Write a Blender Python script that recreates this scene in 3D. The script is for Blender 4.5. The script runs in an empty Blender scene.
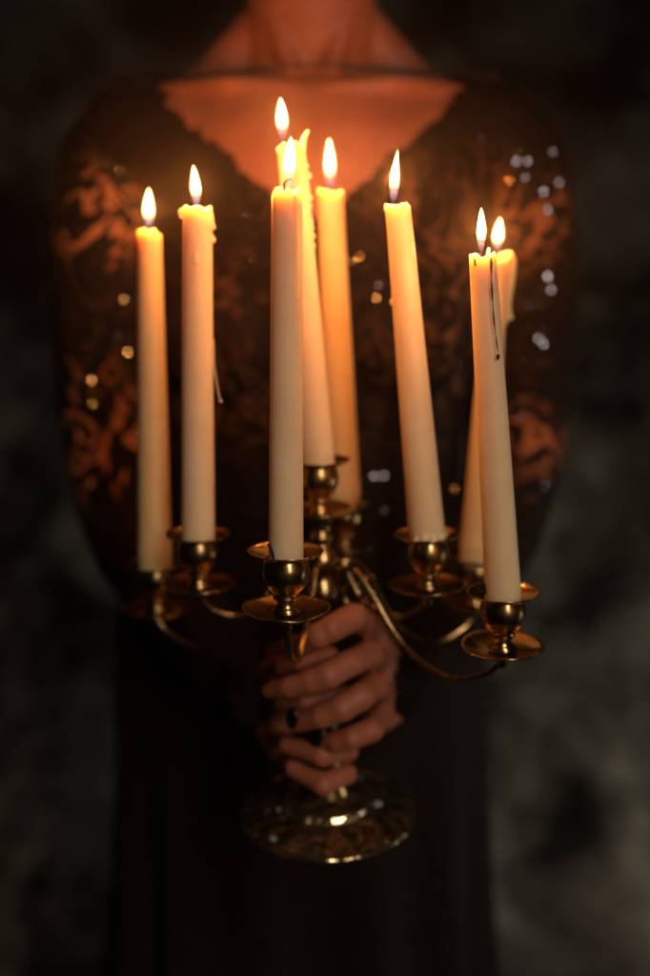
import bpy, bmesh, math, random
from mathutils import Vector, Matrix, noise
random.seed(7)
R = math.radians
scene = bpy.context.scene
COL = scene.collection

# ------------------------------------------------------------------ camera
CAM = Vector((0, 0, 1.15)); PITCH = R(11.5); F = 35 / 36 * 976
FW = Vector((0, math.cos(PITCH), -math.sin(PITCH))); UP = Vector((0, math.sin(PITCH), math.cos(PITCH)))
def ray(px, py):
    return FW + Vector((1, 0, 0)) * ((px - 325) / F) + UP * ((488 - py) / F)
def U(px, py, Y):
    d = ray(px, py); return CAM + d * (Y / d.y)
def S(px, py, Y):                       # metres per pixel there
    return Y / ray(px, py).y / F
cd = bpy.data.cameras.new('camera'); cam = bpy.data.objects.new('camera', cd); COL.objects.link(cam)
cam.location = CAM; cam.rotation_euler = (R(90) - PITCH, 0, 0)
cd.sensor_fit = 'VERTICAL'; cd.sensor_height = 36; cd.sensor_width = 24; cd.lens = 35
cd.clip_start = 0.02; cd.clip_end = 100
cd.dof.use_dof = True; cd.dof.focus_distance = 0.505; cd.dof.aperture_fstop = 2.1
scene.camera = cam

# ------------------------------------------------------------------ helpers
def link(o, parent=None):
    COL.objects.link(o)
    if parent is not None: o.parent = parent
    return o
def mobj(name, bm, mat, parent=None, smooth=True):
    me = bpy.data.meshes.new(name)
    if isinstance(bm, bpy.types.Mesh): me = bm; me.name = name
    else: bm.to_mesh(me); bm.free()
    me.materials.clear(); me.materials.append(mat)
    for p in me.polygons: p.use_smooth = smooth
    return link(bpy.data.objects.new(name, me), parent)
def tag(o, label=None, cat=None, group=None, kind=None):
    for k, v in (('label', label), ('category', cat), ('group', group), ('kind', kind)):
        if v: o[k] = v
    return o
def frame(ax):
    ax = ax.normalized(); t = Vector((1, 0, 0)) if abs(ax.x) < .9 else Vector((0, 1, 0))
    a = (t - ax * t.dot(ax)).normalized(); return a, ax.cross(a)
def rings(bm, rs, cap=True, close=False):
    vr = [[bm.verts.new(p) for p in r] for r in rs]; n = len(vr[0])
    for i in range(len(vr) - 1):
        for j in range(n):
            bm.faces.new((vr[i][j], vr[i][(j + 1) % n], vr[i + 1][(j + 1) % n], vr[i + 1][j]))
    if cap: bm.faces.new(vr[0][::-1]); bm.faces.new(vr[-1])
    return vr
def lathe(bm, prof, org, ax=Vector((0, 0, 1)), n=48, wob=None, cap=False):
    ax = ax.normalized(); a, b = frame(ax); rs = []
    for k, (r, z) in enumerate(prof):
        ring = []
        for j in range(n):
            th = 2 * math.pi * j / n; rr, zz = max(r, 1e-5), z
            if wob: rr, zz = wob(k, th, rr, zz)
            ring.append(org + ax * zz + (a * math.cos(th) + b * math.sin(th)) * rr)
        rs.append(ring)
    rings(bm, rs, cap)
def ball(bm, c, r, sc=(1, 1, 1), rot=None, sub=2):
    M = Matrix.Translation(c) @ (rot.to_4x4() if rot else Matrix.Identity(4)) @ Matrix.Diagonal((r * sc[0], r * sc[1], r * sc[2], 1))
    bmesh.ops.create_icosphere(bm, subdivisions=sub, radius=1, matrix=M)
def capsule(bm, a, b, ra, rb, n=20, sub=2):
    ball(bm, a, ra, sub=sub); ball(bm, b, rb, sub=sub)
    d = b - a
    if d.length > 1e-5:
        u, v = frame(d)
        rings(bm, [[c + (u * math.cos(2 * math.pi * j / n) + v * math.sin(2 * math.pi * j / n)) * r for j in range(n)]
                   for c, r in ((a, ra), (b, rb))])
def chain(bm, pts, **k):
    for (a, ra), (b, rb) in zip(pts, pts[1:]): capsule(bm, a, b, ra, rb, **k)
def catmull(P, m=10):
    out = []; Q = [P[0] * 2 - P[1]] + list(P) + [P[-1] * 2 - P[-2]]
    for i in range(1, len(Q) - 2):
        for k in range(m):
            t = k / m; p0, p1, p2, p3 = Q[i - 1:i + 3]
            out.append(.5 * ((2 * p1) + (-p0 + p2) * t + (2 * p0 - 5 * p1 + 4 * p2 - p3) * t * t + (-p0 + 3 * p1 - 3 * p2 + p3) * t ** 3))
    out.append(P[-1].copy()); return out
def tube(bm, pts, rad, n=12, flat=1.0):
    rs = []; N = len(pts); pu = None
    for i, p in enumerate(pts):
        d = (pts[min(i + 1, N - 1)] - pts[max(i - 1, 0)]).normalized()
        u, v = frame(d)
        if pu is not None:
            u = (pu - d * pu.dot(d)).normalized(); v = d.cross(u)
        pu = u; r = rad(i / (N - 1)) if callable(rad) else rad
        rs.append([p + (u * math.cos(2 * math.pi * j / n) * flat + v * math.sin(2 * math.pi * j / n)) * r for j in range(n)])
    rings(bm, rs)
def remesh(bm, voxel, smooth=4, fac=.5):
    me = bpy.data.meshes.new('tmp'); bm.to_mesh(me); bm.free()
    o = bpy.data.objects.new('tmp', me); COL.objects.link(o)
    m = o.modifiers.new('r', 'REMESH'); m.mode = 'VOXEL'; m.voxel_size = voxel
    if smooth:
        s = o.modifiers.new('s', 'SMOOTH'); s.factor = fac; s.iterations = smooth
    dg = bpy.context.evaluated_depsgraph_get(); dg.update()
    out = bpy.data.meshes.new_from_object(o.evaluated_get(dg))
    bpy.data.objects.remove(o); bpy.data.meshes.remove(me)
    return out

# ------------------------------------------------------------------ materials
def newmat(name):
    m = bpy.data.materials.new(name); m.use_nodes = True; nt = m.node_tree
    return m, nt, nt.nodes['Principled BSDF']
def nd(nt, t, **kw):
    n = nt.nodes.new(t)
    for k, v in kw.items(): setattr(n, k, v)
    return n
def ramp(nt, fac, stops, interp='LINEAR'):
    r = nd(nt, 'ShaderNodeValToRGB'); r.color_ramp.interpolation = interp
    e = r.color_ramp.elements
    while len(e) < len(stops): e.new(.5)
    for el, (p, c) in zip(e, stops): el.position = p; el.color = (*c, 1) if len(c) == 3 else c
    nt.links.new(fac, r.inputs[0]); return r
def tex(nt, kind='NOISE', scale=10, detail=4, rough=.5, dist=0, vec=None):
    t = nd(nt, {'NOISE': 'ShaderNodeTexNoise', 'VOR': 'ShaderNodeTexVoronoi', 'WAVE': 'ShaderNodeTexWave'}[kind])
    t.inputs['Scale'].default_value = scale
    if kind == 'NOISE':
        t.inputs['Detail'].default_value = detail; t.inputs['Roughness'].default_value = rough; t.inputs['Distortion'].default_value = dist
    if vec is None:
        g = nt.nodes.get('GEO') or nd(nt, 'ShaderNodeTexCoord', name='GEO'); vec = g.outputs['Object']
    nt.links.new(vec, t.inputs['Vector']); return t
def bump(nt, bs, h, strength=.3, dist=.001):
    b = nd(nt, 'ShaderNodeBump'); b.inputs['Strength'].default_value = strength; b.inputs['Distance'].default_value = dist
    nt.links.new(h, b.inputs['Height']); nt.links.new(b.outputs[0], bs.inputs['Normal'])

def wax_mat(name='ivory_wax', lo=(.84, .62, .37), hi=(.88, .69, .45)):
    m, nt, b = newmat(name)
    n = tex(nt, scale=60, detail=5)
    r = ramp(nt, n.outputs[0], [(.3, lo), (.7, hi)])
    nt.links.new(r.outputs[0], b.inputs['Base Color'])
    b.inputs['Subsurface Weight'].default_value = 1; b.inputs['Subsurface Radius'].default_value = (1, .70, .42)
    b.inputs['Subsurface Scale'].default_value = .016; b.inputs['Roughness'].default_value = .42
    b.inputs['IOR'].default_value = 1.43
    n2 = tex(nt, scale=120, detail=3); bump(nt, b, n2.outputs[0], .25, .0006)
    return m
def brass_mat(name='brass', dark=.72):
    m, nt, b = newmat(name); b.inputs['Metallic'].default_value = 1
    n = tex(nt, scale=45, detail=6, rough=.65)
    r = ramp(nt, n.outputs[0], [(.3, (.36 * dark, .21 * dark, .075 * dark)), (.5, (.66 * dark, .46 * dark, .20 * dark)), (.8, (.76 * dark, .56 * dark, .28 * dark))])
    nt.links.new(r.outputs[0], b.inputs['Base Color'])
    q = ramp(nt, n.outputs[0], [(.3, (.38,) * 3), (.65, (.15,) * 3)]); nt.links.new(q.outputs[0], b.inputs['Roughness'])
    n2 = tex(nt, scale=160, detail=3); bump(nt, b, n2.outputs[0], .25, .0004)
    return m
def base_mat():
    m, nt, b = newmat('engraved_brass'); b.inputs['Metallic'].default_value = 1
    n = tex(nt, scale=38, detail=3, dist=1.6)
    v = tex(nt, 'VOR', scale=70)
    mx = nd(nt, 'ShaderNodeMath', operation='ADD'); nt.links.new(n.outputs[0], mx.inputs[0]); nt.links.new(v.outputs['Distance'], mx.inputs[1])
    r = ramp(nt, mx.outputs[0], [(.55, (.66, .52, .28)), (.8, (.36, .27, .13)), (1, (.72, .58, .34))])  # engraved pattern; paler flecks put its glints into the brass colour
    nt.links.new(r.outputs[0], b.inputs['Base Color']); b.inputs['Roughness'].default_value = .17; b.inputs['Metallic'].default_value = .97
    bump(nt, b, mx.outputs[0], 1, .0030)
    return m
def skin_mat():
    m, nt, b = newmat('skin')
    n = tex(nt, scale=28, detail=6, rough=.65)
    r = ramp(nt, n.outputs[0], [(.3, (.33, .102, .050)), (.7, (.45, .152, .082))])
    nt.links.new(r.outputs[0], b.inputs['Base Color'])
    b.inputs['Subsurface Weight'].default_value = .6; b.inputs['Subsurface Radius'].default_value = (1, .3, .15); b.inputs['Subsurface Scale'].default_value = .004
    b.inputs['Roughness'].default_value = .5
    w = tex(nt, scale=130, detail=6, rough=.7); bump(nt, b, w.outputs[0], .7, .0009)
    return m
def lace_mat(name, amount, lo=None, hi=None, lining=(.42, .17, .09), panels=()):
    """black embroidered lace over a nude lining; lining shows only above height lo..hi"""
    m, nt, b = newmat(name)
    tc = nd(nt, 'ShaderNodeTexCoord', name='GEO')
    big = tex(nt, scale=13, detail=2, dist=2.0)
    bands = nd(nt, 'ShaderNodeMath', operation='MULTIPLY'); bands.inputs[1].default_value = 36; nt.links.new(big.outputs[0], bands.inputs[0])
    sn = nd(nt, 'ShaderNodeMath', operation='SINE'); nt.links.new(bands.outputs[0], sn.inputs[0])
    sm = tex(nt, scale=9, detail=5, rough=.65)
    sc = ramp(nt, sm.outputs[0], [(.40, (0,) * 3), (.60, (1,) * 3)])
    lf = tex(nt, scale=5.5, detail=1); lr = ramp(nt, lf.outputs[0], [(.44, (.10,) * 3), (.60, (1,) * 3)])
    if panels:                                   # sheer panels of the sleeve, soft irregular outline
        wob = tex(nt, scale=16, detail=3); last = None
        for c, rad in panels:
            ds = nd(nt, 'ShaderNodeVectorMath', operation='DISTANCE'); nt.links.new(tc.outputs['Object'], ds.inputs[0]); ds.inputs[1].default_value = c
            ad = nd(nt, 'ShaderNodeMath', operation='MULTIPLY_ADD'); nt.links.new(wob.outputs[0], ad.inputs[0]); ad.inputs[1].default_value = .09; nt.links.new(ds.outputs['Value'], ad.inputs[2])
            mp = nd(nt, 'ShaderNodeMapRange'); nt.links.new(ad.outputs[0], mp.inputs[0]); mp.inputs[1].default_value = rad + .06; mp.inputs[2].default_value = rad + .03
            mp.inputs[3].default_value = .07; mp.inputs[4].default_value = 1
            if last is not None:
                mm = nd(nt, 'ShaderNodeMath', operation='MAXIMUM'); nt.links.new(last.outputs[0], mm.inputs[0]); nt.links.new(mp.outputs[0], mm.inputs[1]); last = mm
            else: last = mp
        lr = last; sc = ramp(nt, sm.outputs[0], [(.30, (.15,) * 3), (.5, (1,) * 3)])
    lm = nd(nt, 'ShaderNodeMath', operation='MULTIPLY'); nt.links.new(sc.outputs[0], lm.inputs[0]); nt.links.new(lr.outputs[0], lm.inputs[1]); sc = lm
    s1 = ramp(nt, sn.outputs[0], [(.25, (0,) * 3), (.75, (1,) * 3)])
    mu = nd(nt, 'ShaderNodeMath', operation='MULTIPLY'); nt.links.new(sc.outputs[0], mu.inputs[0]); nt.links.new(s1.outputs[0], mu.inputs[1])
    fine = tex(nt, 'VOR', scale=260)
    fr = ramp(nt, fine.outputs['Distance'], [(.15, (.4,) * 3), (.5, (1,) * 3)])
    mu2 = nd(nt, 'ShaderNodeMath', operation='MULTIPLY'); nt.links.new(mu.outputs[0], mu2.inputs[0]); nt.links.new(fr.outputs[0], mu2.inputs[1])
    fac = mu2
    if lo is not None:
        sx = nd(nt, 'ShaderNodeSeparateXYZ'); nt.links.new(tc.outputs['Object'], sx.inputs[0])
        mr = nd(nt, 'ShaderNodeMapRange'); mr.inputs[1].default_value = lo; mr.inputs[2].default_value = hi
        nt.links.new(sx.outputs[2], mr.inputs[0])
        mu3 = nd(nt, 'ShaderNodeMath', operation='MULTIPLY'); nt.links.new(mu2.outputs[0], mu3.inputs[0]); nt.links.new(mr.outputs[0], mu3.inputs[1])
        m4 = nd(nt, 'ShaderNodeMapRange'); m4.inputs[1].default_value = 1.28; m4.inputs[2].default_value = 1.235; nt.links.new(sx.outputs[2], m4.inputs[0])
        fac = nd(nt, 'ShaderNodeMath', operation='MULTIPLY'); nt.links.new(mu3.outputs[0], fac.inputs[0]); nt.links.new(m4.outputs[0], fac.inputs[1])
    am = nd(nt, 'ShaderNodeMath', operation='MULTIPLY'); am.inputs[1].default_value = amount; nt.links.new(fac.outputs[0], am.inputs[0])
    mix = nd(nt, 'ShaderNodeMix', data_type='RGBA'); mix.inputs[6].default_value = (.010, .0055, .004, 1); mix.inputs[7].default_value = (*lining, 1)
    nt.links.new(am.outputs[0], mix.inputs[0]); nt.links.new(mix.outputs[2], b.inputs['Base Color'])
    b.inputs['Roughness'].default_value = .75; b.inputs['Specular IOR Level'].default_value = .15
    b.inputs['Sheen Weight'].default_value = .01
    bump(nt, b, sn.outputs[0], .5, .0015)
    return m
def plain(name, col, rough=.5, metal=0, **kw):
    m, nt, b = newmat(name)
    n = tex(nt, scale=30, detail=4)
    r = ramp(nt, n.outputs[0], [(.3, tuple(c * .85 for c in col)), (.7, tuple(min(1, c * 1.1) for c in col))])
    nt.links.new(r.outputs[0], b.inputs['Base Color']); b.inputs['Roughness'].default_value = rough; b.inputs['Metallic'].default_value = metal
    for k, v in kw.items(): b.inputs[k.replace('_', ' ')].default_value = v
    return m
def flame_mat():
    m = bpy.data.materials.new('flame'); m.use_nodes = True; nt = m.node_tree; nt.nodes.clear()
    out = nd(nt, 'ShaderNodeOutputMaterial'); add = nd(nt, 'ShaderNodeAddShader'); em = nd(nt, 'ShaderNodeEmission'); tr = nd(nt, 'ShaderNodeBsdfTransparent')
    tc = nd(nt, 'ShaderNodeTexCoord'); sx = nd(nt, 'ShaderNodeSeparateXYZ'); nt.links.new(tc.outputs['Generated'], sx.inputs[0])
    colr = ramp(nt, sx.outputs[2], [(0, (.25, .35, 1)), (.15, (.7, .45, .5)), (.30, (1, .45, .17)), (1, (1, .42, .13))])
    st = ramp(nt, sx.outputs[2], [(0, (.016,) * 3), (.14, (.018,) * 3), (.26, (.03,) * 3), (.36, (.25,) * 3), (.48, (1,) * 3), (.6, (1,) * 3), (1, (.8,) * 3)])
    lw = nd(nt, 'ShaderNodeLayerWeight'); lw.inputs[0].default_value = .5
    inv = nd(nt, 'ShaderNodeMath', operation='SUBTRACT'); inv.inputs[0].default_value = 1; nt.links.new(lw.outputs['Facing'], inv.inputs[1])
    pw = nd(nt, 'ShaderNodeMath', operation='POWER'); pw.inputs[1].default_value = 1.3; nt.links.new(inv.outputs[0], pw.inputs[0])
    mu = nd(nt, 'ShaderNodeMath', operation='MULTIPLY'); nt.links.new(st.outputs[0], mu.inputs[0]); nt.links.new(pw.outputs[0], mu.inputs[1])
    m2 = nd(nt, 'ShaderNodeMath', operation='MULTIPLY'); m2.inputs[1].default_value = FLAME_STR; nt.links.new(mu.outputs[0], m2.inputs[0])
    nt.links.new(colr.outputs[0], em.inputs[0]); nt.links.new(m2.outputs[0], em.inputs[1])
    nt.links.new(em.outputs[0], add.inputs[0]); nt.links.new(tr.outputs[0], add.inputs[1]); nt.links.new(add.outputs[0], out.inputs[0])
    return m
FLAME_STR = 20.0
LAMP_W = .23
M_wax, M_brass, M_base, M_skin, M_flame = wax_mat(), brass_mat(), base_mat(), skin_mat(), flame_mat()
M_dress = lace_mat('black_lace_bodice', .50, 1.00, 1.08)
SL = {-1: [(U(112, 452, .85), .046), (U(98, 212, .85), .036), (U(88, 375, .85), .018)], 1: [(U(534, 448, .85), .034), (U(525, 222, .85), .030)]}
M_sleeve = {q: lace_mat('black_lace_sleeve', (.78 if q < 0 else .60), .93, .97, (.74, .25, .10), SL[q]) for q in (-1, 1)}
M_wax2 = wax_mat('amber_lit_wax', (.82, .55, .26), (.86, .61, .32))  # ivory wax copy for rear candles, amber candlelight tinted into its colour
M_wick = plain('charred_wick', (.02, .012, .01), .9)
M_nail = plain('dark_nail_polish', (.012, .006, .008), .15)
M_hair = plain('dark_hair', (.02, .012, .008), .4)
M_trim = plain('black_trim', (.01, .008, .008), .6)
M_drop = plain('sooty_wax', (.10, .045, .03), .4)
M_spot = plain('spilled_wax', (.75, .70, .62), .35, Subsurface_Weight=.5)

# ------------------------------------------------------------------ candelabrum
CY = .60
top_c = U(319, 460, CY); foot_c = U(328, 812, CY)
AX = (top_c - foot_c).normalized(); HT = (top_c - foot_c).length
root = bpy.data.objects.new('candelabrum', None); link(root)
tag(root, 'brass multi armed candelabrum with round foot, held by its stem in two hands', 'candelabrum')
def part(name, bm, mat, parent): return mobj(name, bm, mat, parent)

CUP = [(.0001, .0005), (.0075, .0012), (.0085, .0022), (.0062, .0042), (.0048, .0066), (.0052, .0080), (.0072, .0092), (.0076, .0104),
       (.0064, .0116), (.0078, .0132), (.0105, .0158), (.0123, .0195), (.0130, .0240), (.0127, .0280), (.0116, .0310), (.0113, .0322)]
PAN = [(.0108, .0322), (.0118, .0326), (.0145, .0334), (.0180, .0348), (.0198, .0360), (.0204, .0366), (.0207, .0363), (.0200, .0354),
       (.0180, .0341), (.0140, .0326), (.0112, .0316), (.0100, .0316)]
TRAY = [(.0001, -.0010), (.006, -.0010), (.012, -.0005), (.018, .0008), (.0225, .0024), (.0240, .0034), (.0243, .0040), (.0239, .0043),
        (.0222, .0034), (.018, .0018), (.012, .0006), (.006, .0004), (.0001, .0004)]
LIP = .036                                 # height of the pan above the tray
def wobble(seed, amp):
    def f(k, th, r, z):
        q = noise.noise(Vector((math.cos(th) * 1.5 + seed, math.sin(th) * 1.5, seed * .7)))
        return r * (1 + amp * .5 * q), z + amp * .012 * q * (r / .02) ** 2
    return f
def holder(pan, ax, seed, sc=1.0):
    """candle cup, wax pan and drip tray; pan = centre of the pan rim"""
    o = pan - ax * (LIP * sc)
    sc_ = lambda P: [(r * sc, z * sc) for r, z in P]
    bm = bmesh.new(); lathe(bm, sc_(CUP), o, ax, 48); c = part('candle_cup', bm, M_brass, root)
    bm = bmesh.new(); lathe(bm, sc_(PAN), o, ax, 64, wobble(seed, .05)); part('wax_pan', bm, M_brass, c)
    bm = bmesh.new(); lathe(bm, sc_(TRAY), o, ax, 64, wobble(seed + 5, .06)); part('drip_tray', bm, M_brass, c)
    return o
hub = U(322, 588, CY)
# candle table: top px, top width, pan px, bottom width, Y
CAND = {
 'a': dict(top=(149.5, 231), wt=24, bot=(155, 563), wb=33, Y=.64, fl=(149, 190, 229, 13.5)),
 'b': dict(top=(197.5, 208), wt=29, bot=(198, 534), wb=33, Y=.585, fl=(196.5, 167, 207, 13)),
 'c': dict(top=(287, 191), wt=31, bot=(286, 551), wb=35, Y=.50, fl=(289, 139, 187, 16)),
 'd': dict(top=(291, 146), wt=28, bot=(318, 460), wb=33, Y=.60, fl=(282.5, 100, 140, 15)),
 'e': dict(top=(330, 191), wt=26, bot=(344, 500), wb=33, Y=.67, fl=(330, 141, 189, 13)),
 'f': dict(top=(397.5, 204), wt=25, bot=(427, 534), wb=36, Y=.57, fl=(393.5, 152, 202, 12.5)),
 'g': dict(top=(482.5, 254), wt=27, bot=(503, 592), wb=36, Y=.525, fl=(481, 209, 252, 12)),
 'h': dict(top=(498, 257), wt=21, bot=(477, 556), wb=35, Y=.64, fl=(497, 219, 252, 13)),
}
def arm(T, ax, drop=.026, curl=.020):
    h = Vector((T.x - hub.x, T.y - hub.y, 0)); Rr = h.length; h.normalize(); z = Vector((0, 0, 1))
    dz = T.z - hub.z
    P = [hub + h * .004 - z * .004, hub + h * (.10 * Rr) + z * curl * .8, hub + h * (.20 * Rr) + z * curl,
         hub + h * (.32 * Rr) + z * (curl * .1 + dz * .1), hub + h * (.42 * Rr) + z * (dz * .5 - .010),
         hub + h * (.55 * Rr) + z * (dz * .85 - drop * .75), hub + h * (.74 * Rr) + z * (dz - drop),
         hub + h * (.92 * Rr) + z * (dz - drop * .68), hub + h * (.995 * Rr) + z * (dz - drop * .25), T - ax * .0005]
    bm = bmesh.new(); tube(bm, catmull(P, 12), lambda t: .0020 - .0005 * t, 12, 1.3)
    # small scroll leaf riding the arm
    q = hub + h * (.26 * Rr) + z * (curl * .45)
    sp = []
    for k in range(26):
        t = k / 25; an = t * 3.6 * math.pi / 2 + 1.2; rr = .0095 * (1 - t * .72)
        sp.append(q + h * (math.cos(an) * rr + .004) + z * (math.sin(an) * rr - .012))
    tube(bm, sp, lambda t: .0016 * (1 - .5 * t), 10)
    a = part('arm', bm, M_brass, root)
    bm = bmesh.new(); lathe(bm, [(.0001, -.011), (.0022, -.010), (.0034, -.0085), (.0026, -.0065), (.0040, -.004), (.0062, -.0018), (.0064, -.0008)], T, ax, 28)
    part('finial', bm, M_brass, a)
for i, (k, c) in enumerate(CAND.items()):
    c['B'] = U(*c['bot'], c['Y']); c['T'] = U(*c['top'], c['Y'])
    ax = (c['T'] - c['B']).normalized()
    c['ax'] = ax; tilt = (Vector((0, 0, 1)) * .72 + ax * .28).normalized() if k != 'd' else AX
    c['tray'] = holder(c['B'], tilt, i * 3.1)
    if k != 'd': arm(c['tray'], tilt, {'g': .025, 'h': .024, 'a': .022, 'c': .038}.get(k, .020), {'a': .016, 'g': .016, 'h': .016}.get(k, .019))
# stem from foot to central cup
zt = HT - LIP
L = lambda py: (U(322, py, CY) - foot_c).dot(AX)
kn = L(560)
STEM = [(.0150, .016), (.0125, .024), (.0105, .033), (.0085, .045), (.0070, .06), (.0085, .066), (.0070, .072), (.0062, .10), (.0062, .13), (.0080, .150),
        (.0066, .156), (.0078, kn - .032), (.0110, kn - .026), (.0118, kn - .020), (.0085, kn - .013), (.0070, kn - .010), (.0105, kn - .005), (.0118, kn), (.0105, kn + .005), (.0065, kn + .010),
        (.0055, kn + .012), (.0080, kn + .014), (.0082, kn + .017), (.0058, kn + .019), (.0070, zt - .006), (.0090, zt - .002), (.009, zt)]
bm = bmesh.new(); lathe(bm, STEM, foot_c, AX, 48); part('stem', bm, M_brass, root)
BASE = [(.0135, .0185), (.0150, .0165), (.0200, .0140), (.0250, .0132), (.0285, .0136), (.0302, .0134), (.0312, .0122), (.0320, .0094), (.0335, .0086), (.0400, .0080), (.0480, .0058), (.0540, .0030),
        (.0570, .0014), (.0582, .0016), (.0592, .0006), (.0592, -.0010), (.0575, -.0020), (.0500, .0004), (.0300, .0060), (.0150, .0100), (.0001, .0110)]
bm = bmesh.new(); lathe(bm, BASE, foot_c, AX, 96, wobble(3, .01)); a_, b_ = frame(AX)
tube(bm, [foot_c + (a_ * math.cos(t * math.tau / 96) + b_ * math.sin(t * math.tau / 96)) * .0588 + AX * .0006 for t in range(97)], .0015, 10)
fb = part('base', bm, M_base, root)
for k in range(9):                              # spilled wax on the foot
    an = random.uniform(0, 6.28); rr = random.uniform(.034, .052); a_, b_ = frame(AX)
    p = foot_c + (a_ * math.cos(an) + b_ * math.sin(an)) * rr + AX * (.0092 - (rr - .034) * .3)
    bm = bmesh.new(); rot = AX.to_track_quat('Z', 'Y').to_matrix()
    ball(bm, p, random.uniform(.0018, .0042), (1.0, random.uniform(.5, 1.4), .16), rot)
    part('wax_splash', bm, M_spot, fb)
# broken match in the front pan, stub in the right pan
def stick(name, p, q, r, label, cat):
    bm = bmesh.new(); tube(bm, catmull([p, (p + q) / 2 + Vector((.0004, 0, 0)), q], 5), r, 8)
    tag(mobj(name, bm, M_wick), label, cat)
stick('burnt_match', U(268.5, 544, .492), U(273.5, 559, .487), .0009, 'short blackened match end leaning in the pan left of the front candle', 'match')
stick('wick_stub', U(482, 579, .512), U(485.5, 594, .513), .0009, 'dark wick stub standing in the pan left of the front right candle', 'wick stub')

# ------------------------------------------------------------------ candles
LABEL = {
 'a': 'leftmost lit ivory taper candle, slim and smooth, in the far left cup',
 'b': 'lit ivory candle second from the left, wax overhanging its rim',
 'c': 'foremost lit ivory candle in sharp focus, in the cup right before the hands',
 'd': 'tallest lit candle in the central cup, its top melted to a spike',
 'e': 'lit ivory candle at the back just right of the central melted candle',
 'f': 'left-leaning lit candle with a pointed flame, just left of the right pair',
 'g': 'front candle of the right pair, with a dark sooty drip down it',
 'h': 'rear candle of the right pair, with a melted wax flap at its top',
}
def P2(px, py, Y): return U(px, py, Y)
def drips(bm, k, c):
    Y = c['Y']; s = S(300, 250, Y)
    def d(pts, dy=0):                      # pts: px,py,radius px
        chain(bm, [(P2(x, y, Y + dy), r * s) for x, y, r in pts], n=12, sub=2)
    if k == 'b':
        d([(181, 211, 2.8), (188, 210, 3.2), (197, 211, 3)], -.004); d([(180.5, 212, 2.6), (181, 217, 2.0)], -.004)
        d([(211, 214, 2.4), (212.5, 224, 2.2), (213, 227, 3)]); d([(211.5, 236, 2), (213, 240, 3)])
        d([(196, 256, 2.4), (196, 262, 3)], -.0085)
    if k == 'd':
        d([(300, 160, 4.6), (302.5, 146, 3.6), (304, 138, 2.6), (308, 131, 1.7)])
        d([(300, 160, 5), (304, 175, 4), (306, 190, 4.4), (307, 215, 3.6), (309, 240, 4)])
        for x, y, r in ((307.5, 176, 4), (309, 198, 3.6), (308, 206, 4), (310, 222, 3.4), (311, 236, 4.2), (311, 246, 4.4), (310, 262, 3), (312, 272, 3.6), (314, 292, 3.2), (315, 313, 3.4), (311, 228, 3), (305, 166, 3.4)):
            d([(x - 4, y - 6, 3), (x + 1.2, y, r * .85)])
        d([(279, 150, 3.2), (281, 147, 2.2)])
        d([(309, 215, 3), (312, 272, 2.4), (316, 318, 2.6)], -.002)
    if k == 'e':
        d([(341, 192, 2.4), (342, 199, 2.6)]); d([(341, 240, 1.6), (342, 262, 2.1)])
    if k == 'f':
        d([(386, 205, 1.8), (386, 209, 2.2)]); d([(391, 300, 1.4), (391.5, 303, 2.1)]); d([(405, 226, 1.5), (408, 262, 1.2)], -.007)
    if k == 'c':
        d([(296, 195, 2.2), (297, 240, 1.6), (298, 300, 1)], -.0075)
        d([(276, 189, 2), (282, 188, 1.6)], -.004); d([(300, 192, 1.8), (301, 196, 1.6)])
    if k == 'g':
        d([(471, 256, 1.8), (476, 254, 1.6)]); d([(488, 254, 2.4), (489, 249, 1.8)]); d([(493, 256, 2.6), (493, 290, 2.2), (497, 340, 1.4)], -.006)
    if k == 'h':
        d([(505, 262, 4), (511, 257, 4.2), (513, 262, 4), (511, 280, 4.4), (508, 300, 4), (508, 316, 3.2), (505, 325, 1.8)])
        d([(500, 256, 3), (510, 254, 3)]); d([(506, 270, 5), (505, 300, 4)]); d([(509, 312, 3), (511, 318, 2.8)])
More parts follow.
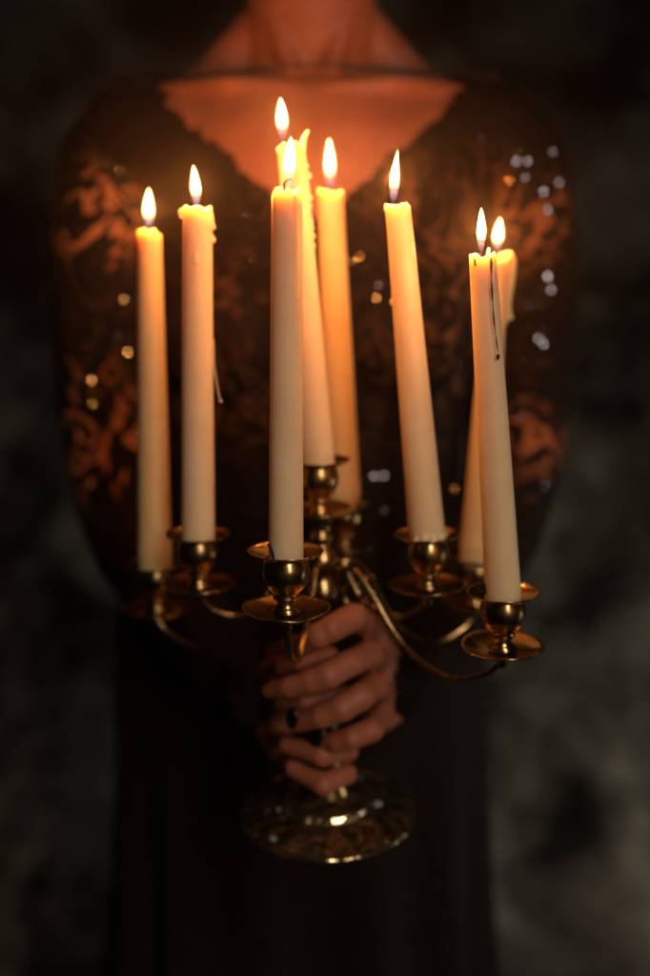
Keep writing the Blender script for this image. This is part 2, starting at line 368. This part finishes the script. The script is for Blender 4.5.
def make_candle(k, c, i):
    B, T, ax, Y = c['B'] - c['ax'] * .010, c['T'], c['ax'], c['Y']
    H = (T - B).length; rb = c['wb'] / 2 * S(*c['bot'], Y); rt = c['wt'] / 2 * S(*c['top'], Y)
    prof = [(.0001, 0), (rb * .9, 0), (rb, .004)]
    N = 26
    prof += [(rb + (rt - rb) * (j / N) ** 1.05, .0105 + (H - .0115) * j / N) for j in range(N + 1)]
    prof += [(rt * .93, H), (rt * .8, H - .0006), (rt * .5, H - .0022), (.0001, H - .0028)]
    def wb(kk, th, r, z):
        q = noise.noise(Vector((math.cos(th) * .8 + i * 9, math.sin(th) * .8, z * 14)))
        if k in 'aehf' and z > .0106: r *= 1 + {'a': .30, 'e': .30, 'h': .28, 'f': .08}[k] * math.exp(-((z - .0106) / .0045)) * (1 + .5 * noise.noise(Vector((math.cos(th) + i, math.sin(th), 3))))
        zz = z
        if z > H * .97:
            zz = z + .0034 * noise.noise(Vector((math.cos(th) * 1.7 + i * 4, math.sin(th) * 1.7, i)))
        return r * (1 + .022 * q), zz
    bm = bmesh.new(); lathe(bm, prof, B, ax, 40, wb); drips(bm, k, c)
    # wax collar pooled at the foot
    n0 = c['B'] - ax * .0006
    for j in range(14 if k in 'f' else 0):
        an = j / 14 * 6.283; a_, b_ = frame(ax); q = .5 + .5 * noise.noise(Vector((j * .9, i * 3.3, 1)))
        if math.cos(an - 5.8) > -.2:
            ball(bm, n0 + (a_ * math.cos(an) + b_ * math.sin(an)) * rb * (.98 + .1 * q), rb * (.16 + .16 * q) * (1.25 if k in 'ae' else 1), (1, 1, .7 + q * .5))
    me = remesh(bm, .00055, 3)
    o = mobj('taper_candle', me, M_wax2 if k in 'aeh' else M_wax); tag(o, LABEL[k], 'candle', 'lit taper candles in the candelabrum')
    # wick
    x, y0, y1, w = c['fl']; s = S(x, y1, Y)
    wb_ = T - ax * .003; tip = U(x, y1 - (y1 - y0) * .16, Y)
    dx = {'c': 4.5, 'f': -1, 'h': 4}.get(k, 1.5)
    if k == 'c': pts = [U(285, 194, Y), U(284, 186, Y), U(286, 181, Y), U(289.5, 179, Y), U(292, 179.5, Y)]
    else: pts = [wb_, U(x - .5, y1 + 1, Y), tip, tip + Vector((dx * s, 0, .5 * s))]
    bm = bmesh.new(); tube(bm, catmull(pts, 5), .00065, 8); mobj('wick', bm, M_wick, o)
    # flame
    h = (y1 - y0) * S(x, y0, Y); wr = w / 2 * s * .80; base = U(x, y1, Y)
    fp = []
    pw = {'f': .62, 'e': .74, 'b': .76, 'd': .85, 'c': .85}.get(k, .80)
    for j in range(25):
        t = j / 24
        r = math.sin(math.pi * min(t / .70, 1) * .5) ** .75 if t < .35 else 1
        prof_r = (math.sin(math.pi * (t ** pw))) ** (.72 if k != 'f' else .95)
        fp.append((max(wr * prof_r, 1e-5), h * t))
    bend = Vector(({'c': .0006, 'g': -.0003, 'f': .0010, 'a': .0004, 'b': -.0006, 'd': -.0005, 'e': -.0003, 'h': .0006}.get(k, 0), 0, 0))
    bm = bmesh.new(); lathe(bm, fp, Vector((0, 0, 0)), Vector((0, 0, 1)), 28)
    for v in bm.verts: v.co += bend * (v.co.z / h) ** 2 * 2
    bmesh.ops.remove_doubles(bm, verts=bm.verts, dist=1e-6); bmesh.ops.recalc_face_normals(bm, faces=bm.faces)
    fo = mobj('flame', bm, M_flame, o); fo.location = base
    ld = bpy.data.lights.new('candle_light', 'POINT'); ld.energy = LAMP_W * (h / .022); ld.color = (1, .355, .095); ld.shadow_soft_size = .0035
    lo = bpy.data.objects.new('candle_light', ld); link(lo, o); lo.location = base + Vector((0, 0, h * .5))
    if k == 'g':
        bm = bmesh.new(); sy = Y - .0092; tube(bm, catmull([U(491, 258, sy), U(492, 290, sy), U(494.5, 325, sy - .0006), U(498, 352, sy - .0008)], 6), lambda t: (.00055 - .0003 * t) * (1 + .5 * math.sin(t * 23)), 8)
        mobj('soot_streak', bm, M_drop, o)
        bm = bmesh.new(); ball(bm, U(498, 357, sy - .0006), .0013, (.8, .6, 1.3)); mobj('soot_drop', bm, M_wick, o); bm = bmesh.new(); tube(bm, [U(474.5, 259, Y - .0072), U(475.5, 266, Y - .0074)], .0005, 6); mobj('soot_drop', bm, M_wick, o)
    if k == 'b':
        bm = bmesh.new(); tube(bm, catmull([U(213.5, 340, Y), U(214, 362, Y - .003), U(217, 385, Y - .004), U(220, 400, Y - .004)], 6), .00045, 6); ball(bm, U(220.5, 401, Y - .004), .0012)
        mobj('wax_thread', bm, M_wax, o)
    return o
for i, (k, c) in enumerate(CAND.items()): make_candle(k, c, i)

# ------------------------------------------------------------------ person
def V(x, Y, h): return Vector((x, Y, CAM.z + h))
BX = -.012                                     # body centre line
def ellipse_ring(z, hw, f, bk, cy, n=56, e=2.2):
    out = []
    for j in range(n):
        th = 2 * math.pi * j / n; c, s = math.cos(th), math.sin(th)
        x = hw * math.copysign(abs(c) ** (2 / e), c); d = (f if s < 0 else bk) * math.copysign(abs(s) ** (2 / e), s)
        out.append(Vector((BX + x, cy + d, CAM.z + z)))
    return out
def torso(bm, g=0):
    # h, halfwidth, front, back, centre Y
    secs = [(-.52, .160, .10, .11, .91), (-.42, .158, .098, .10, .905), (-.32, .150, .09, .09, .90), (-.22, .138, .083, .085, .892), (-.12, .138, .090, .085, .888),
            (-.04, .148, .108, .09, .885), (.03, .152, .104, .09, .880), (.09, .150, .088, .085, .876), (.135, .135, .070, .07, .874), (.165, .108, .054, .05, .876), (.182, .07, .040, .035, .883)]
    rings(bm, [ellipse_ring(h, w + g, f + g, b + g, cy) for h, w, f, b, cy in secs])
    for s in (-1, 1):
        ball(bm, V(BX + s * .070, .815, -.035), .052 + g, (1.05, .9, 1.05), sub=3)
        capsule(bm, V(BX + s * .030, .892, .235), V(BX + s * .090, .900, .172), .026 + g, .028 + g); capsule(bm, V(BX + s * .090, .900, .172), V(BX + s * .156, .885, .132), .028 + g, .034 + g)
        capsule(bm, V(BX + s * .06, .85, .120), V(BX + s * .160, .875, .135), .035 + g, .040 + g)
def neck(bm):
    rings(bm, [ellipse_ring(h, w, f, b, cy, e=2) for h, w, f, b, cy in
               [(.10, .085, .06, .06, .875), (.15, .066, .052, .055, .877), (.185, .054, .038, .055, .885), (.22, .056, .044, .055, .885), (.27, .056, .048, .056, .885), (.33, .056, .05, .056, .89)]])
    for s in (-1, 1):
        capsule(bm, V(BX + s * .013, .829, .165), V(BX + s * .070, .832, .170), .0080, .0075)        # clavicle
        capsule(bm, V(BX + s * .070, .832, .170), V(BX + s * .125, .862, .170), .0075, .0075)
        capsule(bm, V(BX + s * .012, .838, .165), V(BX + s * .048, .874, .29), .0075, .011)         # neck tendon
def arm_pts(s, g=0):
    if s < 0: P = [(113, 165, .885, .042), (107, 260, .885, .047), (110, 400, .885, .0445), (122, 500, .88, .040), (138, 548, .862, .037), (176, 600, .80, .034), (232, 672, .70, .026), (254, 696, .668, .017)]
    else: P = [(515, 165, .885, .042), (521, 260, .885, .047), (519, 400, .885, .0445), (511, 480, .88, .040), (497, 530, .862, .037), (470, 580, .80, .034), (420, 668, .70, .026), (397, 690, .668, .017)]
    return [(U(x, y, Y), r + g) for x, y, Y, r in P]
def hand(bm, fingers, palm, wrist):
    for f in fingers:
        pts = [(U(x, y, Y), r * S(x, y, Y) * .92) for x, y, Y, r in f]
        for i, ((a, ra), (b, rb)) in enumerate(zip(pts, pts[1:])):
            m = a.lerp(b, .5); rm = (ra + rb) / 2 * .95
            capsule(bm, a, m, ra, rm, n=24, sub=3); capsule(bm, m, b, rm, rb, n=24, sub=3)
    mcp = [(U(*f[0][:3]), f[0][3] * S(*f[0][:3])) for f in fingers[:4]]
    w = [(U(x, y, Y), r) for x, y, Y, r in wrist]
    for i, (p, r) in enumerate(mcp):
        capsule(bm, p, w[0][0].lerp(w[1][0], i / 3), r * 1.02, w[0][1], n=24)
        if i: capsule(bm, p, mcp[i - 1][0], r * .95, mcp[i - 1][1] * .95)
    for x, y, Y, r in palm: ball(bm, U(x, y, Y), r)
LH = [[(371, 634, .622, 15), (361, 621, .585, 15.5), (352, 618, .567, 16.2), (331, 629, .556, 15.2), (318, 636, .555, 15), (303, 645, .562, 12)],
      [(378, 660, .622, 15), (369, 654, .582, 16), (350, 663, .558, 15), (328, 675, .549, 16), (312, 681, .550, 14), (290, 687, .557, 12), (270, 690, .570, 9)],
      [(381, 692, .622, 14.5), (374, 686, .583, 15.5), (360, 697, .557, 15.6), (342, 708, .551, 15.6), (322, 716, .554, 13.5), (299, 722, .566, 11)],
      [(382, 720, .624, 12.5), (378, 720, .588, 13.5), (371, 730, .566, 14), (352, 738, .558, 13), (338, 742, .562, 12), (323, 741, .571, 10)],
      [(380, 650, .655, 13), (374, 626, .637, 12), (363, 615, .615, 11), (352, 612, .602, 10)]]
RH = [[(278, 668, .622, 12), (284, 666, .592, 10.5), (300, 662, .580, 10.5), (330, 655, .582, 10)],
      [(278, 702, .622, 12), (284, 704, .592, 11), (306, 702, .576, 11.5), (345, 694, .582, 10)],
      [(280, 738, .620, 11), (287, 745, .588, 9), (322, 754, .571, 13.5), (347, 751, .584, 12.5)],
      [(284, 760, .618, 10), (294, 768, .588, 10), (323, 784, .572, 12.5), (346, 774, .584, 12)],
      [(268, 676, .66, 12), (275, 656, .645, 11), (290, 645, .628, 10.5), (305, 642, .617, 9.5)]]
bm = bmesh.new(); torso(bm); neck(bm)
for s in (-1, 1): chain(bm, arm_pts(s), n=28, sub=3)
# head: outside the frame, kept simple but complete
ball(bm, V(BX, .885, .425), .078, (.93, 1.12, 1.2), sub=3); ball(bm, V(BX, .845, .375), .055, (.95, 1, 1.15), sub=3)
capsule(bm, V(BX, .80, .345), V(BX, .806, .35), .022, .022)
capsule(bm, V(BX, .798, .445), V(BX, .778, .405), .007, .011); ball(bm, V(BX, .782, .403), .011, (1.4, .8, .7))
for s in (-1, 1):
    ball(bm, V(BX + s * .030, .806, .44), .013, (1.2, .8, .9)); ball(bm, V(BX + s * .074, .89, .42), .022, (.3, .7, 1.3)); ball(bm, V(BX + s * .032, .815, .40), .024)
ball(bm, V(BX, .793, .373), .014, (1.6, .6, .35)); ball(bm, V(BX, .795, .364), .013, (1.4, .6, .4))
big = remesh(bm, .0032, 6)
bm = bmesh.new()
hand(bm, LH, [(368, 668, .630, .014), (372, 700, .632, .014), (382, 690, .645, .015)], [(394, 680, .668, .015), (396, 700, .668, .014)])
hand(bm, RH, [(284, 690, .630, .012), (284, 720, .632, .012), (272, 704, .645, .014)], [(256, 686, .668, .014), (258, 704, .668, .014)])
small = remesh(bm, .0008, 3, .5)
bm = bmesh.new(); bm.from_mesh(big); bm.from_mesh(small)
person = mobj('person', bm, M_skin)
tag(person, 'person in a long black lace dress holding the candelabrum stem with both hands', 'person')
# hair: gathered bun, outside the frame
bm = bmesh.new(); ball(bm, V(BX, .905, .455), .084, (.98, 1.08, 1.1), sub=3); ball(bm, V(BX, .995, .47), .042, sub=3)
mobj('hair', remesh(bm, .004, 3), M_hair, person)
bmn = bpy.data.objects['hair'].data
bm = bmesh.new(); bm.from_mesh(bmn)
bmesh.ops.delete(bm, geom=[v for v in bm.verts if v.co.y < .835 and v.co.z < CAM.z + .50], context='VERTS'); bm.to_mesh(bmn); bm.free()
# nails
def nail(p, q, Y, r, nrm):
    c = U(p, q, Y); bm = bmesh.new(); rot = Vector(nrm).normalized().to_track_quat('Z', 'X').to_matrix()
    ball(bm, c, r, (1.15, .78, .28), rot, 3); mobj('fingernail', bm, M_nail, person)
nail(292, 718, .5615, .0066, (-.62, -.75, .1)); nail(318, 736, .5665, .0062, (-.5, -.8, .25)); nail(268, 689, .568, .0055, (-.75, -.6, .1))

# dress
def to_px(p):
    d = p - CAM; z = d.dot(FW); return 325 + F * d.x / z, 488 - F * d.dot(UP) / z
bm = bmesh.new(); torso(bm, .0035)
SK = [(-.25, .160, .088, .09, .90), (-.31, .184, .100, .10, .905), (-.40, .190, .110, .11, .905), (-.48, .190, .117, .12, .91), (-.62, .195, .125, .13, .915), (-.80, .21, .15, .16, .92), (-1.12, .25, .20, .22, .92)]
sk = []
for h, w, f, b, cy in SK:
    ring = [p + Vector((-.011, 0, 0)) for p in ellipse_ring(h, w, f, b, cy, 96)]
    amp = max(0, (-h - .34)) * .035
    sk.append([Vector((BX, cy, p.z)) + (p - Vector((BX, cy, p.z))) * (1 + amp * math.sin(j / 96 * 6.283 * 13 + h * 2) / max(.1, w) * 1.2) for j, p in enumerate(ring)])
rings(bm, sk)
me = remesh(bm, .0032, 4)
bm = bmesh.new(); bm.from_mesh(me)
def neckline(p):                                # bare region of the front and neck
    x = abs(p.x - BX); h = p.z - CAM.z
    n = .009 * noise.noise(p * 38) + .005 * noise.noise(p * 110) + .003 * abs(math.sin(p.x * 130))
    if h > .165 + n * .3 and x < .116: return True
    if h > .225: return True
    if p.y < .87:
        # wide boat top narrowing to a soft V
        lim = .114 * max(0, min(1, (h - .060) / .097)) ** .9
        if h > .060 and x < lim + n * min(1, lim * 60): return True
    return False
bmesh.ops.delete(bm, geom=[v for v in bm.verts if neckline(v.co)], context='VERTS')
dress = mobj('dress', bm, M_dress, person); dress['label'] = 'long black lace dress with nude lining showing through the bodice'
for s in (-1, 1):
    bm = bmesh.new(); chain(bm, arm_pts(s, .0045)[:-1], n=28, sub=3)
    e = arm_pts(s, .006)[-2:]; capsule(bm, e[0][0], e[1][0], .031, .025)
    capsule(bm, e[1][0], U(399 if s > 0 else 252, 684 if s > 0 else 694, .640), .025, .0225)
    mobj('sleeve', remesh(bm, .003, 5), M_sleeve[s], dress)
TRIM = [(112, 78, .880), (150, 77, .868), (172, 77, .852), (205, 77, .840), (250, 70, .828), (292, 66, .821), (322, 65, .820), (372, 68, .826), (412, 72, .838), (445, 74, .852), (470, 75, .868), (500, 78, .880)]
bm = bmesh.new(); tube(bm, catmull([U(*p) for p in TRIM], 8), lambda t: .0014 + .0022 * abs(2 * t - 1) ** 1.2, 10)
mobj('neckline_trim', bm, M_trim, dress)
# sequins
M_seq = plain('silver_sequin', (.68, .76, 1), .08, 1); M_gold = plain('gold_sequin', (.95, .62, .28), .08, 1)
def snap(px, py):
    """first hit of the pixel's ray with the dress, sleeves or body"""
    d = ray(px, py).normalized(); best = None
    for o in (dress, *[c for c in dress.children if c.name.startswith('sleeve')]):
        ok, loc, nrm, idx = o.ray_cast(CAM, d)
        if ok and (best is None or (loc - CAM).length < (best[0] - CAM).length): best = (loc, nrm)
    return best
bpy.context.view_layer.update()
WIN = Vector((.62, -1.1, 1.75)); 
flames_mid = Vector((0, .58, CAM.z + .09))
def sequin(px, py, r, gold=False, aim=None, th=.20):
    hit = snap(px, py)
    if not hit: return
    loc, nrm = hit
    n = nrm
    if aim is not None: n = ((CAM - loc).normalized() + (aim - loc).normalized()).normalized()
    bm = bmesh.new(); rot = n.to_track_quat('Z', 'X').to_matrix()
    ball(bm, loc + nrm * .001, r, (1, 1, th), rot, 3)
    mobj('sequin', bm, M_gold if gold else M_seq, dress)
for x, y, r in ((516, 162, 2.0), (527, 162, 1.7), (525, 178, 1.5), (543, 192, 1.9), (552, 152, 1.3), (558, 183, 1.5), (547, 210, 1.6), (547, 277, 2.3), (550, 290, 1.9), (538, 339, 1.8), (543, 344, 1.9), (374, 476, 1.5), (384, 476, 1.9), (383, 509, 1.0)):
    sequin(x, y, r * random.uniform(.0010, .00115), False, WIN)
for x, y in ((510, 181), (352, 261), (359, 257), (376, 299), (123, 300), (92, 380), (93, 403), (127, 352), (453, 488)):
    fk = min(CAND.values(), key=lambda c: (c['fl'][0] - x) ** 2 + (c['fl'][1] - y) ** 2)
    sequin(x, y, random.uniform(.0012, .0017), True, U(fk['fl'][0], (fk['fl'][1] + fk['fl'][2]) / 2, fk['Y']), .10)
for _ in range(60):
    x = random.choice((random.gauss(110, 28), random.gauss(525, 26), random.uniform(140, 500))); y = random.uniform(130, 500)
    sequin(x, y, random.uniform(.0008, .0014), random.random() < .5)

# ------------------------------------------------------------------ setting
def wall_mat():
    m, nt, b = newmat('rough_stone')
    n = tex(nt, scale=3.4, detail=6, rough=.6, dist=.5); f = tex(nt, scale=13, detail=8, rough=.75, dist=.4)
    r = ramp(nt, n.outputs[0], [(.38, (.025, .023, .019)), (.50, (.15, .138, .112)), (.66, (.30, .275, .225))])
    q = ramp(nt, f.outputs[0], [(.34, (.30,) * 3), (.62, (1.15,) * 3)])
    mx = nd(nt, 'ShaderNodeMix', data_type='RGBA', blend_type='MULTIPLY'); mx.inputs[0].default_value = 1
    nt.links.new(r.outputs[0], mx.inputs[6]); nt.links.new(q.outputs[0], mx.inputs[7]); nt.links.new(mx.outputs[2], b.inputs['Base Color'])
    b.inputs['Roughness'].default_value = .95; b.inputs['Specular IOR Level'].default_value = .1
    bump(nt, b, f.outputs[0], .6, .02)
    return m
bm = bmesh.new(); NX, NZ = 150, 120; vs = []
for j in range(NZ + 1):
    row = []
    for i in range(NX + 1):
        x = -3.4 + 6.8 * i / NX; z = -.02 + 3.8 * j / NZ
        p = Vector((x, 0, z)); d = noise.fractal(p * 1.5, 1, 2, 4) * .16 + noise.noise(p * 5) * .05
        d2 = noise.voronoi(p * 2.2)[0]; d += (d2[1] - d2[0]) * -.14
        row.append(bm.verts.new((x, 2.45 + d - 1.1 * max(0, 1 - z / .75) ** 2, z)))
    vs.append(row)
for j in range(NZ):
    for i in range(NX): bm.faces.new((vs[j][i], vs[j][i + 1], vs[j + 1][i + 1], vs[j + 1][i]))
ex = bmesh.ops.extrude_face_region(bm, geom=bm.faces[:]); 
for v in ex['geom']:
    if isinstance(v, bmesh.types.BMVert): v.co.y += .5
bmesh.ops.recalc_face_normals(bm, faces=bm.faces)
tag(mobj('stone_wall', bm, wall_mat()), 'rough grey stone wall, dark and blurred behind the person', 'wall')
bm = bmesh.new(); bmesh.ops.create_grid(bm, x_segments=60, y_segments=60, size=5)
for v in bm.verts: v.co.z = noise.noise(v.co * 1.3) * .015
tag(mobj('ground', bm, bpy.data.materials['rough_stone']), kind='structure')

# ------------------------------------------------------------------ light
w = bpy.data.worlds.new('World'); scene.world = w; w.use_nodes = True
w.node_tree.nodes['Background'].inputs[0].default_value = (.62, .60, .50, 1); w.node_tree.nodes['Background'].inputs[1].default_value = .006
def area(name, loc, target, sx, sy, e, col, spread=180):
    l = bpy.data.lights.new(name, 'AREA'); l.shape = 'RECTANGLE'; l.size = sx; l.size_y = sy; l.energy = e; l.color = col; l.spread = R(spread)
    o = bpy.data.objects.new(name, l); link(o); o.location = loc
    o.rotation_euler = (Vector(target) - Vector(loc)).to_track_quat('-Z', 'Y').to_euler(); return o
area('window_light', WIN, (0, .6, .75), .26, 1.25, 2.1, (1, .77, .61), 60)
area('wall_fill', (1.7, .80, .50), (-.7, 2.5, .30), .5, .4, 3.1, (1, .96, .82), 100)  # added lamp out of view, brightens the lower stone wall

# haze: added tinted volume standing in for lens bloom around the flames
BLOOM_HAZE = .03
if BLOOM_HAZE:
    bm = bmesh.new(); bmesh.ops.create_cube(bm, size=1, matrix=Matrix.Translation((0, .85, 1.3)) @ Matrix.Diagonal((10.4, 5.8, 5.4, 1)))
    hm = bpy.data.materials.new('bloom_haze'); hm.use_nodes = True; nt = hm.node_tree; nt.nodes.clear()
    o_ = nd(nt, 'ShaderNodeOutputMaterial'); pv = nd(nt, 'ShaderNodeVolumePrincipled'); pv.inputs['Color'].default_value = (.95, .72, .50, 1)
    pv.inputs['Density'].default_value = BLOOM_HAZE; pv.inputs['Anisotropy'].default_value = .95
    nt.links.new(pv.outputs[0], o_.inputs['Volume'])
    tag(mobj('bloom_haze', bm, hm, smooth=False), kind='stuff')

scene.render.engine = 'CYCLES'
cy = scene.cycles
cy.use_denoising = True
try: cy.denoiser = 'OPENIMAGEDENOISE'
except Exception: pass
cy.max_bounces = 8; cy.transparent_max_bounces = 24; cy.sample_clamp_indirect = 4; cy.caustics_reflective = False; cy.caustics_refractive = False
scene.view_settings.view_transform = 'Standard'; scene.view_settings.look = 'None'; scene.view_settings.exposure = 0; scene.view_settings.gamma = 1
